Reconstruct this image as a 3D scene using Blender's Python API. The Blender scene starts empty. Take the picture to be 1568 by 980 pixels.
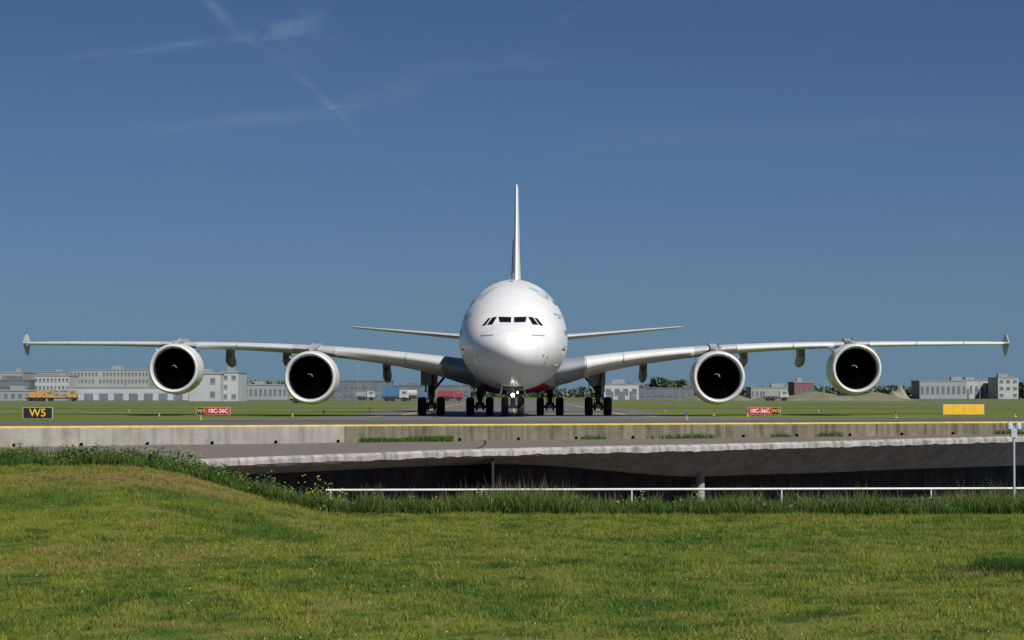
import bpy, math, random
import numpy as np
from mathutils import Vector
random.seed(7); rng=np.random.default_rng(7)
sc=bpy.context.scene
sc.view_settings.view_transform='Standard'; sc.view_settings.look='None'; sc.view_settings.exposure=0

# ---------------- node / material helpers ----------------
def newmat(name):
    m=bpy.data.materials.new(name); m.use_nodes=True
    nt=m.node_tree; b=nt.nodes['Principled BSDF']; return m,nt,b
def mat(name,col,rough=.6,var=.15,scale=3.0,metal=0.0,bump=0.0,col2=None,coat=0.0,detail=5,stretch=(1,1,1),spec=.5,bscale=None):
    m,nt,b=newmat(name)
    tc=nt.nodes.new('ShaderNodeTexCoord'); mp=nt.nodes.new('ShaderNodeMapping'); mp.inputs['Scale'].default_value=stretch
    nt.links.new(tc.outputs['Object'],mp.inputs['Vector'])
    n=nt.nodes.new('ShaderNodeTexNoise'); n.inputs['Scale'].default_value=scale; n.inputs['Detail'].default_value=detail
    nt.links.new(mp.outputs['Vector'],n.inputs['Vector'])
    r=nt.nodes.new('ShaderNodeValToRGB')
    c2=col2 if col2 else tuple(min(1,c*(1+var)) for c in col); c1=col if col2 else tuple(c*(1-var) for c in col)
    r.color_ramp.elements[0].position=.32; r.color_ramp.elements[1].position=.68
    r.color_ramp.elements[0].color=(*c1,1); r.color_ramp.elements[1].color=(*c2,1)
    nt.links.new(n.outputs['Fac'],r.inputs['Fac']); nt.links.new(r.outputs['Color'],b.inputs['Base Color'])
    b.inputs['Roughness'].default_value=rough; b.inputs['Metallic'].default_value=metal
    b.inputs['Coat Weight'].default_value=coat; b.inputs['Specular IOR Level'].default_value=spec
    if bump>0:
        n2=nt.nodes.new('ShaderNodeTexNoise'); n2.inputs['Scale'].default_value=bscale or scale*6; n2.inputs['Detail'].default_value=6
        nt.links.new(tc.outputs['Object'],n2.inputs['Vector'])
        bp=nt.nodes.new('ShaderNodeBump'); bp.inputs['Strength'].default_value=bump; bp.inputs['Distance'].default_value=.05
        nt.links.new(n2.outputs['Fac'],bp.inputs['Height']); nt.links.new(bp.outputs['Normal'],b.inputs['Normal'])
    return m
def attrmat(name,rough=.7,transl=.0,noise=0,nscale=20):
    m,nt,b=newmat(name); a=nt.nodes.new('ShaderNodeAttribute'); a.attribute_name='col'
    src=a.outputs['Color']
    if noise:
        tc=nt.nodes.new('ShaderNodeTexCoord'); n=nt.nodes.new('ShaderNodeTexNoise'); n.inputs['Scale'].default_value=nscale; n.inputs['Detail'].default_value=6
        nt.links.new(tc.outputs['Object'],n.inputs['Vector'])
        mr=nt.nodes.new('ShaderNodeMapRange'); mr.inputs[1].default_value=.3; mr.inputs[2].default_value=.7; mr.inputs[3].default_value=1-noise; mr.inputs[4].default_value=1+noise
        nt.links.new(n.outputs['Fac'],mr.inputs[0])
        vm=nt.nodes.new('ShaderNodeVectorMath'); vm.operation='SCALE'; nt.links.new(a.outputs['Color'],vm.inputs[0]); nt.links.new(mr.outputs[0],vm.inputs['Scale']); src=vm.outputs[0]
    nt.links.new(src,b.inputs['Base Color']); b.inputs['Roughness'].default_value=rough; b.inputs['Specular IOR Level'].default_value=.25
    if transl>0:
        t=nt.nodes.new('ShaderNodeBsdfTranslucent'); nt.links.new(src,t.inputs['Color'])
        mx=nt.nodes.new('ShaderNodeMixShader'); mx.inputs[0].default_value=transl
        out=nt.nodes['Material Output']
        nt.links.new(b.outputs[0],mx.inputs[1]); nt.links.new(t.outputs[0],mx.inputs[2]); nt.links.new(mx.outputs[0],out.inputs['Surface'])
    return m

# ---------------- mesh helpers ----------------
def link(o,parent=None):
    sc.collection.objects.link(o)
    if parent is not None: o.parent=parent
    return o
def empty(name,loc=(0,0,0),rz=0):
    e=bpy.data.objects.new(name,None); e.location=loc; e.rotation_euler=(0,0,rz); e.empty_display_size=.5
    return link(e)
def meshobj(name,V,F,mats,parent=None,smooth=False,mi=None,angle=None):
    me=bpy.data.meshes.new(name); me.from_pydata([tuple(v) for v in V],[],[tuple(f) for f in F]); 
    if not isinstance(mats,(list,tuple)): mats=[mats]
    for m in mats: me.materials.append(m)
    if mi is not None: me.polygons.foreach_set('material_index',mi)
    if smooth: me.polygons.foreach_set('use_smooth',[True]*len(me.polygons))
    me.update()
    if smooth and angle is not None:
        try: me.set_sharp_from_angle(angle=math.radians(angle))
        except Exception: pass
    return link(bpy.data.objects.new(name,me),parent)
class MB:
    def __init__(s): s.V=[];s.F=[];s.M=[]
    def add(s,V,F,m=0):
        o=len(s.V); s.V+= [tuple(v) for v in V]; s.F+=[tuple(i+o for i in f) for f in F]; s.M+=[m]*len(F)
    def box(s,x0,x1,y0,y1,z0,z1,m=0,bev=0):
        V=[(x0,y0,z0),(x1,y0,z0),(x1,y1,z0),(x0,y1,z0),(x0,y0,z1),(x1,y0,z1),(x1,y1,z1),(x0,y1,z1)]
        s.add(V,[(0,3,2,1),(4,5,6,7),(0,1,5,4),(1,2,6,5),(2,3,7,6),(3,0,4,7)],m)
    def tube(s,p,q,r,r2=None,n=12,m=0):
        p=Vector(p);q=Vector(q);r2=r if r2 is None else r2
        d=(q-p).normalized(); a=d.orthogonal().normalized(); b=d.cross(a)
        V=[]
        for c,rr in ((p,r),(q,r2)):
            for i in range(n):
                t=2*math.pi*i/n; V.append(c+a*math.cos(t)*rr+b*math.sin(t)*rr)
        F=[(i,(i+1)%n,n+(i+1)%n,n+i) for i in range(n)]+[tuple(range(n-1,-1,-1)),tuple(range(n,2*n))]
        s.add(V,F,m)
    def lathe(s,prof,origin,axis='y',n=48,m=0,closed=False):
        ox,oy,oz=origin; V=[]
        for (a,r) in prof:
            for i in range(n):
                t=2*math.pi*i/n; c,sn=math.cos(t)*r,math.sin(t)*r
                V.append((ox+c,oy+a,oz+sn) if axis=='y' else ((ox+a,oy+c,oz+sn) if axis=='x' else (ox+c,oy+sn,oz+a)))
        F=[]
        for k in range(len(prof)-1):
            for i in range(n):
                j=(i+1)%n; F.append((k*n+i,k*n+j,(k+1)*n+j,(k+1)*n+i))
        s.add(V,F,m)
    def obj(s,name,mats,parent=None,smooth=False,angle=35):
        return meshobj(name,s.V,s.F,mats,parent,smooth,s.M,angle)
def pchip(xs,ys):
    xs=np.array(xs,float); ys=np.array(ys,float); h=np.diff(xs); d=np.diff(ys)/h; m=np.zeros_like(ys)
    m[0]=d[0]; m[-1]=d[-1]
    for i in range(1,len(xs)-1):
        if d[i-1]*d[i]>0:
            w1=2*h[i]+h[i-1]; w2=h[i]+2*h[i-1]; m[i]=(w1+w2)/(w1/d[i-1]+w2/d[i])
    def f(x):
        x=min(max(x,xs[0]),xs[-1]); i=int(min(max(np.searchsorted(xs,x)-1,0),len(xs)-2)); t=(x-xs[i])/h[i]
        return (1+2*t)*(1-t)**2*ys[i]+t*(1-t)**2*h[i]*m[i]+t*t*(3-2*t)*ys[i+1]+t*t*(t-1)*h[i]*m[i+1]
    return f
def vnoise(x,y,seed=0):
    xi=np.floor(x).astype(np.int64); yi=np.floor(y).astype(np.int64); fx=x-xi; fy=y-yi
    fx=fx*fx*(3-2*fx); fy=fy*fy*(3-2*fy)
    def h(a,b):
        n=(a*374761393+b*668265263+seed*974711)&0x7fffffff; n=((n^(n>>13))*1274126177)&0x7fffffff; n=n^(n>>16)
        return (n&0xffff)/65535.0
    return (h(xi,yi)*(1-fx)+h(xi+1,yi)*fx)*(1-fy)+(h(xi,yi+1)*(1-fx)+h(xi+1,yi+1)*fx)*fy
def fbm(x,y,seed=0,o=4):
    s=0;a=.5
    for i in range(o):
        s=s+a*vnoise(x*2**i,y*2**i,seed+i*17); a*=.5
    return s/(1-.5**o)
def ss(t): t=np.clip(t,0,1); return t*t*(3-2*t)

# ---------------- camera ----------------
F=3600.0; EYE=1.59
cam=bpy.data.cameras.new('camera'); co=link(bpy.data.objects.new('camera',cam))
cam.sensor_width=36; cam.lens=36*F/1568; cam.clip_start=.5; cam.clip_end=20000
co.location=(0,0,EYE); co.rotation_euler=(math.radians(90+1.814),0,0); sc.camera=co

# ---------------- world & sun ----------------
sd=Vector((.47,-.72,.80)).normalized()
w=bpy.data.worlds.new('World'); sc.world=w; w.use_nodes=True; nt=w.node_tree; bg=nt.nodes['Background']
sky=nt.nodes.new('ShaderNodeTexSky'); sky.sky_type='NISHITA'; sky.sun_disc=False
sky.sun_elevation=math.asin(sd.z); sky.sun_rotation=math.atan2(sd.x,sd.y)
sky.altitude=0; sky.air_density=.6; sky.dust_density=0.4; sky.ozone_density=2.5
def N(t): return nt.nodes.new(t)
def M(op,a,b=None,c=None):
    n=N('ShaderNodeMath'); n.operation=op
    for i,v in enumerate((a,b,c)):
        if v is None: continue
        if isinstance(v,(int,float)): n.inputs[i].default_value=v
        else: nt.links.new(v,n.inputs[i])
    return n.outputs[0]
tc=N('ShaderNodeTexCoord'); sp=N('ShaderNodeSeparateXYZ'); nt.links.new(tc.outputs['Generated'],sp.inputs[0])
yy=M('MAXIMUM',sp.outputs[1],.05); U=M('DIVIDE',sp.outputs[0],yy); Vv=M('DIVIDE',sp.outputs[2],yy)
cb=N('ShaderNodeCombineXYZ'); nt.links.new(U,cb.inputs[0]); nt.links.new(Vv,cb.inputs[1])
mp=N('ShaderNodeMapping'); mp.inputs['Scale'].default_value=(25,110,1); mp.inputs['Rotation'].default_value=(0,0,-.12); nt.links.new(cb.outputs[0],mp.inputs[0])
nz=N('ShaderNodeTexNoise'); nz.inputs['Scale'].default_value=1; nz.inputs['Detail'].default_value=8; nz.inputs['Roughness'].default_value=.65; nz.inputs['Distortion'].default_value=.8; nt.links.new(mp.outputs[0],nz.inputs['Vector'])
NZ=M('MULTIPLY',M('MAXIMUM',M('SUBTRACT',nz.outputs['Fac'],.34),0),3.6)
def sms(x,a,b):
    m=N('ShaderNodeMapRange'); m.interpolation_type='SMOOTHSTEP'; m.inputs[1].default_value=a; m.inputs[2].default_value=b; nt.links.new(x,m.inputs[0]); return m.outputs[0]
def streak(x0,y0,x1,y1,wd,k):
    u0,v0,u1,v1=(x0-784)/F,(604-y0)/F,(x1-784)/F,(604-y1)/F; L=math.hypot(u1-u0,v1-v0); dx,dy=(u1-u0)/L,(v1-v0)/L; wd=wd/F
    au=M('SUBTRACT',U,u0); av=M('SUBTRACT',Vv,v0)
    t=M('DIVIDE',M('ADD',M('MULTIPLY',au,dx),M('MULTIPLY',av,dy)),L)
    p=M('DIVIDE',M('SUBTRACT',M('MULTIPLY',av,dx),M('MULTIPLY',au,dy)),wd)
    g=M('POWER',2.718,M('MULTIPLY',M('MULTIPLY',p,p),-1.0))
    e=M('MULTIPLY',sms(t,0,.35),M('SUBTRACT',1,sms(t,.65,1)))
    return M('MULTIPLY',M('MULTIPLY',g,e),k)
tot=None
for s_ in [(60,90,520,42,6,.5),(340,60,520,18,16,.42),(300,-20,372,60,8,.45),(400,70,480,140,5,.08),(440,95,560,215,6,.40),(540,190,720,350,4,.10),(40,215,620,160,11,.26),(480,165,680,120,18,.26),(600,108,900,90,13,.22),(760,225,1640,180,16,.15),(240,290,330,250,16,.08),(840,40,920,-10,5,.10),(1350,370,1620,350,18,.08),(380,90,560,60,18,.16)]:
    k=streak(*s_); tot=k if tot is None else M('ADD',tot,k)
cl=M('MINIMUM',M('MULTIPLY',M('MULTIPLY',tot,NZ),.38),.5)
tint=N('ShaderNodeMix'); tint.data_type='RGBA'; tint.blend_type='MULTIPLY'; tint.inputs[0].default_value=1
nt.links.new(sky.outputs[0],tint.inputs[6]); tint.inputs[7].default_value=(.29,.42,.58,1)
# low-level haze layer of the atmosphere, falling off with elevation
hz=M('MULTIPLY',M('POWER',2.718,M('MULTIPLY',M('MAXIMUM',sp.outputs[2],0.0),-13.0)),.80)
hm=N('ShaderNodeMix'); hm.data_type='RGBA'; nt.links.new(hz,hm.inputs[0]); nt.links.new(tint.outputs[2],hm.inputs[6]); hm.inputs[7].default_value=(1.75,2.85,4.0,1)
mx=N('ShaderNodeMix'); mx.data_type='RGBA'; nt.links.new(cl,mx.inputs[0]); nt.links.new(hm.outputs[2],mx.inputs[6]); mx.inputs[7].default_value=(4.4,5.6,7.0,1)
nt.links.new(mx.outputs[2],bg.inputs[0]); bg.inputs[1].default_value=.08
sl=bpy.data.lights.new('sun','SUN'); sl.energy=5.0; sl.angle=math.radians(.5); sl.color=(1,.96,.89)
so=link(bpy.data.objects.new('sun',sl)); so.rotation_euler=sd.to_track_quat('Z','Y').to_euler(); so.location=(30,-30,60)

# ---------------- materials ----------------
m_white=mat('aircraft_white_paint',(.79,.79,.79),.35,.03,.6,coat=.15)
m_grey=mat('wing_grey_paint',(.48,.49,.50),.4,.08,1.0)
m_slat=mat('slat_light_metal',(.62,.62,.62),.4,.06,2.0)
m_fair=mat('fairing_grey',(.36,.37,.38),.45,.08,1.0)
m_lip=mat('inlet_lip_metal',(.80,.80,.81),.32,.03,2.0,metal=.35)
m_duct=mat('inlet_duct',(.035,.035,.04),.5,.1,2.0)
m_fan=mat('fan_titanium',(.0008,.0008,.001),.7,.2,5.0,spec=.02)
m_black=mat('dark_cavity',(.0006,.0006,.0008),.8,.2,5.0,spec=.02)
m_glass=mat('cockpit_glass',(.008,.009,.012),.12,.1,2.0)
m_tyre=mat('tyre_rubber',(.016,.016,.017),.8,.2,4.0)
m_gear=mat('gear_steel',(.30,.31,.32),.4,.1,4.0,metal=.3)
m_dkgear=mat('gear_dark_steel',(.07,.07,.075),.5,.2,6.0,metal=.3)
m_red=mat('red_livery',(.45,.015,.03),.35,.1,2.0,coat=.3)
m_green=mat('green_livery',(.02,.16,.06),.35,.1,2.0)
m_teal=mat('pale_blue_lettering',(.34,.55,.68),.4,.2,8.0)
m_navy=mat('dark_lettering',(.05,.06,.09),.5,.1,8.0)
m_wing2=mat('root_fairing_grey',(.22,.24,.27),.45,.1,1.0)

# ================= AIRLINER =================
air=empty('airliner',(0.02,140,0),math.radians(-.32))
tab=[(0,4.36,4.26,.05,4.31),(.15,4.78,3.80,.55,4.30),(.5,5.08,3.42,1.0,4.30),(1,5.36,3.08,1.42,4.32),(2,5.74,2.70,1.98,4.38),(3,6.05,2.46,2.34,4.46),(4,6.50,2.28,2.62,4.56),(5.5,7.16,2.10,2.92,4.70),(7.5,7.88,1.96,3.20,4.85),(10,8.53,1.87,3.40,4.96),(14,9.10,1.82,3.54,5.03),(18,9.28,1.80,3.57,5.05),(30,9.30,1.80,3.58,5.05),(48,9.30,1.85,3.58,5.05),(55,9.29,2.4,3.35,5.35),(61,9.22,3.6,2.7,5.95),(66,9.0,5.0,1.9,6.7),(70,8.6,6.3,1.05,7.2),(72.6,8.05,7.1,.35,7.55)]
T=[math.sqrt(r[0]) for r in tab]
fT,fB,fW,fC=[pchip(T,[r[k] for r in tab]) for k in (1,2,3,4)]
def sec(s):
    t=math.sqrt(max(s,0)); return fT(t),fB(t),fW(t),fC(t)
def fpt(s,th,off=0):
    tp,bt,wd,zc=sec(s); c,sn=math.cos(th),math.sin(th); hh=(tp-zc) if sn>=0 else (zc-bt)
    return Vector(((wd+off)*c,s,zc+(hh+off)*sn))
def inside(x,z,s):
    tp,bt,wd,zc=sec(s); hh=(tp-zc) if z>=zc else (zc-bt); return (x/wd)**2+((z-zc)/hh)**2<=1
def front_s(x,z):
    lo,hi=0,20.
    for _ in range(40):
        m=(lo+hi)/2
        if inside(x,z,m): hi=m
        else: lo=m
    return hi
ST=list(np.linspace(0,math.sqrt(22),46)**2)+list(np.linspace(23,50,14))+list(np.linspace(51,72.6,24))
nA=72; V=[];Fc=[];MI=[]
for s in ST:
    for i in range(nA): V.append(fpt(s,2*math.pi*i/nA))
for k in range(len(ST)-1):
    for i in range(nA):
        Fc.append((k*nA+i,k*nA+(i+1)%nA,(k+1)*nA+(i+1)%nA,(k+1)*nA+i))
        ang=2*math.pi*(i+.5)/nA
        MI.append(1 if (13<ST[k]<33 and 1.5*math.pi-.7<ang<1.5*math.pi+.7) else 0)
Fc.append(tuple(range(nA-1,-1,-1))); MI.append(0); Fc.append(tuple((len(ST)-1)*nA+i for i in range(nA))); MI.append(2)
meshobj('fuselage',V,Fc,[m_white,m_red,m_fair],air,True,MI)
def pane(mb,quad,m=0,off=.025,n=8):
    (a,b,c,d)=[Vector((q[0],q[1],0)) for q in quad]; V=[]
    for j in range(n+1):
        for i in range(n+1):
            u,v=i/n,j/n; p=(a*(1-u)+b*u)*(1-v)+(d*(1-u)+c*u)*v
            s=front_s(p.x,p.y); e=.01
            sx=(front_s(p.x+e,p.y)-front_s(p.x-e,p.y))/(2*e); sz=(front_s(p.x,p.y+e)-front_s(p.x,p.y-e))/(2*e)
            nn=Vector((sx,-1,sz)).normalized(); q=Vector((p.x,s,p.y))+nn*off; V.append(q)
    F_=[(j*(n+1)+i,j*(n+1)+i+1,(j+1)*(n+1)+i+1,(j+1)*(n+1)+i) for j in range(n) for i in range(n)]
    mb.add(V,F_,m)
mb=MB()
for sg in (1,-1):
    for q in ([(.09,6.30),(.86,6.33),(.78,5.98),(.09,5.96)],[(.95,6.33),(1.22,6.31),(1.56,5.82),(1.22,5.84)],[(1.33,6.28),(1.50,6.24),(1.86,5.78),(1.65,5.80)]):
        pane(mb,[(sg*x,z) for x,z in q])
mb.obj('cockpit_windows',[m_glass],air,True)
mb=MB()
for sg in (1,-1):
    for k in range(9):
        x=1.15+k*.09; pane(mb,[(sg*x,5.18),(sg*(x+.06),5.18),(sg*(x+.06),5.12),(sg*x,5.12)],0,.012,2)
mb.obj('nose_lettering',[m_navy],air)
def spatch(mb,s0,s1,z0,z1,sg,m=0,off=.015,n=3):
    V=[]
    for j in range(n+1):
        for i in range(n+1):
            s=s0+(s1-s0)*i/n; z=z0+(z1-z0)*j/n; tp,bt,wd,zc=sec(s); hh=(tp-zc) if z>=zc else (zc-bt)
            th=math.asin(max(-1,min(1,(z-zc)/hh))); p=fpt(s,th,off); V.append((p.x*sg,p.y,p.z))
    mb.add(V,[(j*(n+1)+i,j*(n+1)+i+1,(j+1)*(n+1)+i+1,(j+1)*(n+1)+i) for j in range(n) for i in range(n)],m)
mb=MB()
for sg in (1,-1):
    for s in np.arange(9,62,.62): spatch(mb,s,s+.24,5.35,5.68,sg,0,.012,1)
    for s in np.arange(11,55,.62): spatch(mb,s,s+.24,7.35,7.66,sg,0,.012,1)
    for s in (8.0,20,33,46):
        for (a,b,c,d) in ((s,s+.04,4.6,6.4),(s+1.1,s+1.14,4.6,6.4),(s,s+1.14,6.4,6.45),(s,s+1.14,4.55,4.6)): spatch(mb,a,b,c,d,sg,0,.014,2)
mb.obj('cabin_windows',[m_navy],air)
mb=MB(); rr=random.Random(3)
for sg in (1,-1):
    for k in range(20):
        s=9.2+k*.55; zc_=7.75+.18*math.sin(k*.9)
        for q in range(3):
            a=s+rr.uniform(0,.25); z=zc_+rr.uniform(-.28,.28); spatch(mb,a,a+rr.uniform(.1,.22),z,z+rr.uniform(.1,.34),sg,0,.016,2)
    for k in range(9):
        s=7.4+k*.5; spatch(mb,s,s+.3,6.55,6.55+rr.uniform(.10,.22),sg,0,.016,2)
    for k in range(8):
        s=6.6+k*.32; spatch(mb,s,s+.22,4.35,4.43+rr.uniform(0,.1),sg,1,.016,1)
mb.obj('side_lettering',[m_teal,m_navy],air)
m_joint=mat('panel_joint',(.50,.50,.51),.5,.1)
mb=MB()
for s,a0,a1 in ((1.15,-math.pi/2,1.5*math.pi),(7.2,-math.pi/2,1.5*math.pi),(14.5,-math.pi/2,1.5*math.pi)):
    V=[];n=90
    for i in range(n+1):
        a=a0+(a1-a0)*i/n
        for ds in (0,.02): V.append(fpt(s+ds,a,.006))
    mb.add(V,[(2*i,2*i+1,2*i+3,2*i+2) for i in range(n)])
mb.obj('panel_joints',[m_joint],air)
mb=MB()
for sg in (1,-1):
    for (x,z) in ((1.9,4.0),(2.15,3.9),(2.0,3.6)):
        s=front_s(x,z); mb.box(sg*x-.03,sg*x+.03,s-.18,s+.05,z-.03,z+.03)
    mb.tube((sg*2.55,5.0,3.4),(sg*2.8,5.1,3.4),.04)
mb.box(-.03,.03,12,12.5,9.0,9.45); mb.box(-.03,.03,4.6,4.9,1.9,2.3)
mb.obj('probes',[m_gear],air)

V=[];Fc=[];MI=[];n=48;K=30
for k in range(K+1):
    u=-1+2*k/K; r=(1-abs(u)**2.6)**.5 if abs(u)<1 else .0
    for i in range(n):
        t=2*math.pi*i/n; V.append((3.95*r**.8*math.cos(t),33+15.5*u,3.15+1.62*r*math.sin(t)))
for k in range(K):
    for i in range(n):
        Fc.append((k*n+i,k*n+(i+1)%n,(k+1)*n+(i+1)%n,(k+1)*n+i)); MI.append(1 if 1.5*math.pi-.75<2*math.pi*(i+.5)/n<1.5*math.pi+.75 else 0)
meshobj('belly_fairing',V,Fc,[m_fair,m_red],air,True,MI)

CF=[0,.004,.012,.03,.06,.1,.16,.24,.34,.46,.6,.75,.88,1.0]
def th_(f): return 5*(.2969*math.sqrt(f)-.126*f-.3516*f*f+.2843*f**3-.1015*f**4)
def loft(name,stn,mats,vertical=False,mirror=1,camber=.0,matf=None):
    V=[];Fc=[];MI=[]; nc=len(CF); ring=2*nc-2
    for (x,y,z,c,t,tw) in stn:
        pts=[(f,+1) for f in reversed(CF)]+[(f,-1) for f in CF[1:-1]]
        for f,sg in pts:
            h=th_(f)*t*TS*(1.0 if sg>0 else .9)*sg
            cm=camber*c*f*(1-f)
            if vertical: V.append((x+h,y+c*f,z))
            else: V.append((mirror*x,y+c*f,z+h+cm-tw*c*f))
    for k in range(len(stn)-1):
        for i in range(ring):
            j=(i+1)%ring; q=(k*ring+i,k*ring+j,(k+1)*ring+j,(k+1)*ring+i); Fc.append(q if mirror>0 else q[::-1]); MI.append(matf(k,i) if matf else 0)
    e=(len(stn)-1)*ring; Fc.append(tuple(e+i for i in range(ring))); MI.append(0); Fc.append(tuple(range(ring-1,-1,-1))); MI.append(0)
    return meshobj(name,V,Fc,mats,air,True,MI,50)
TS=.80
WS=[(2.0,19.5,3.15,19.0,2.5,.05),(3.6,20.8,3.35,17.6,2.25,.05),(5.0,22.0,3.66,16.2,1.9,.05),(7.0,23.9,4.02,14.4,1.5,.045),(10,26.4,4.42,12.2,1.2,.04),(14.6,30.1,4.85,10.0,.95,.03),(20,34.0,5.17,8.2,.76,.02),(25.5,38.0,5.38,6.5,.60,.015),(32,42.7,5.55,5.0,.46,.01),(37.5,46.7,5.66,3.7,.34,.0),(39.5,48.4,5.70,2.7,.24,.0)]
fw=[pchip([r[0] for r in WS],[r[k] for r in WS]) for k in range(6)]
def wst(x): return (x,fw[1](x),fw[2](x),fw[3](x),fw[4](x),fw[5](x))
for sg,nm in ((1,'left_wing'),(-1,'right_wing')):
    loft(nm,[wst(x) for x in np.linspace(2,39.5,40)],[m_grey,m_wing2],mirror=sg,camber=.03,matf=lambda k,i:1 if k<3 else 0)
for sg,nm in ((1,'left_slats'),(-1,'right_slats')):
    mb=MB()
    for (a,b,fr) in ((5.0,7.6,.10),(7.68,12.9,.11),(16.2,20.6,.13),(20.68,24.0,.14),(27.0,31.0,.15),(31.07,35.2,.16),(35.27,39.0,.17)):
        xs=np.linspace(a,b,8); fl=[-(f) for f in (fr,fr*.6,fr*.3,fr*.12,fr*.03)]+[0]+[f for f in (fr*.03,fr*.12,fr*.3,fr*.5)]
        V=[]
        for x in xs:
            _,y,z,c,t,tw=wst(x)
            for f in fl:
                ff=abs(f); up=f<=0; h=th_(ff)*t*TS*(1 if up else -.9); off=.035
                cm=.03*c*ff*(1-ff)
                V.append((sg*x,y+c*ff-(.10 if ff<fr*.5 else .06),z-.03+h+(off if up else -off)*(1 if ff>0 else 0)+cm-tw*c*ff))
        nf=len(fl); mb.add(V,[(k*nf+i,k*nf+i+1,(k+1)*nf+i+1,(k+1)*nf+i) for k in range(7) for i in range(nf-1)])
    mb.obj(nm,[m_slat],air,True,60)
for sg,nm in ((1,'left_wingtip_fence'),(-1,'right_wingtip_fence')):
    o=MB(); x=39.55
    prof=[(48.6,5.72),(50.2,6.40),(51.0,6.5),(51.3,5.7),(51.0,4.75),(50.3,4.85)]
    n=len(prof)
    V=[(sg*(x-.035),y,z) for y,z in prof]+[(sg*(x+.035),y,z) for y,z in prof]
    V=[(v[0]+sg*.16*abs(v[2]-5.7)/.8*(1 if v[2]>5.7 else .6),v[1],v[2]) for v in V]
    o.add(V,[tuple(range(n)),tuple(range(2*n-1,n-1,-1))]+[(i,(i+1)%n,n+(i+1)%n,n+i) for i in range(n)]); o.obj(nm,[m_grey],air)
TS=1.0
for sg,nm in ((1,'left_tailplane'),(-1,'right_tailplane')):
    loft(nm,[(1.0,60.2,6.35,9.6,.80,.0),(4.8,63.0,6.62,7.4,.50,.0),(10,66.8,7.15,5.0,.33,.0),(14.6,70.2,7.62,2.8,.18,.0),(15.0,71.0,7.66,1.8,.08,0)],[m_grey],mirror=sg)
loft('tail_fin',[(0,51.0,8.7,18.5,1.15,0),(0,55.2,10.2,15.2,.9,0),(0,60.2,14.2,11.4,.62,0),(0,64.6,18.0,8.3,.42,0),(0,66.9,19.9,6.3,.32,0),(0,67.6,20.2,5.2,.22,0)],[m_white],vertical=True)
mb=MB()
def finx(z,f): 
    zz=[8.7,10.2,14.2,18,19.9]; t=np.interp(z,zz,[1.15,.9,.62,.42,.32]); y=np.interp(z,zz,[51,55.2,60.2,64.6,66.9]); c=np.interp(z,zz,[18.5,15.2,11.4,8.3,6.3])
    return th_(f)*t,y+c*f
for sg in (1,-1):
    for (f0,f1,z0,z1,m) in ((.08,.45,9.4,11.0,0),(.45,.98,9.4,13.4,0),(.35,.7,11.8,15.2,1)):
        V=[];n=6
        for j in range(n+1):
            for i in range(n+1):
                h,y=finx(z0+(z1-z0)*j/n,f0+(f1-f0)*i/n); V.append((sg*(h+.03),y,z0+(z1-z0)*j/n))
        mb.add(V,[(j*(n+1)+i,j*(n+1)+i+1,(j+1)*(n+1)+i+1,(j+1)*(n+1)+i) for j in range(n) for i in range(n)],m)
mb.obj('fin_flag',[m_red,m_green],air,True)

def engine(name,x,y,z):
    mb=MB()
    mb.lathe([(-.02,1.70),(.01,1.76),(.10,1.82),(.28,1.86),(.36,1.868)],(x,y,z),n=72,m=1)
    mb.lathe([(-.02,1.70),(.01,1.65),(.10,1.59),(.26,1.55),(.4,1.53)],(x,y,z),n=72,m=1)
    mb.lathe([(.36,1.868),(1.0,1.90),(2.2,1.92),(3.4,1.85),(4.6,1.62),(4.62,1.56),(3.5,1.6)],(x,y,z),n=72,m=0)
    mb.lathe([(.4,1.53),(.8,1.52),(1.3,1.52),(1.9,1.53)],(x,y,z),n=72,m=2)
    mb.lathe([(1.75,1.53),(1.78,.3)],(x,y,z),n=72,m=4)
    mb.lathe([(3.5,1.2),(5.0,1.05),(6.1,.72),(6.1,.5),(7.0,.05)],(x,y,z),n=36,m=5)
    for k in range(24):
        a=2*math.pi*k/24; V=[]
        for j in range(6):
            r=.42+(1.50-.42)*j/5; tw=.25+.75*j/5; ch=.42+.12*j/5
            for e in (-.5,.5):
                dt=e*ch*math.sin(tw)/r; V.append((x+r*math.cos(a+dt),y+1.35+e*ch*math.cos(tw)*.6,z+r*math.sin(a+dt)))
        mb.add(V,[(2*j,2*j+1,2*j+3,2*j+2) for j in range(5)],3)
    mb.lathe([(.72,.01),(.76,.08),(.9,.2),(1.1,.33),(1.3,.42),(1.5,.44)],(x,y,z),n=36,m=3)
    V=[];nn=9
    for j in range(nn):
        a=.6+j*.22; r=.12+.024*j; yy_=y+np.interp(r,[.01,.08,.2,.33],[.72,.76,.9,1.1])-.02
        for rr_ in (-.03,.03): V.append((x+(r+rr_)*math.cos(a),yy_,z+(r+rr_)*math.sin(a)))
    mb.add(V,[(2*j,2*j+1,2*j+3,2*j+2) for j in range(nn-1)],6)
    mb.obj(name,[m_white,m_lip,m_duct,m_fan,m_black,m_gear,m_slat],air,True,40)
    b=MB()
    for sg in (-1,1): 
        a=math.radians(48); c=Vector((x+sg*1.9*math.sin(a),y+1.6,z+1.9*math.cos(a))); dr=Vector((sg*math.sin(a),0,math.cos(a)))
        b.add([c-dr*.05,c+Vector((0,1.5,0))-dr*.05,c+Vector((0,1.5,0))+dr*.42,c+Vector((0,.7,0))+dr*.38],[(0,1,2,3)])
    b.obj(name+'_strakes',[m_white],air)
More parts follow.
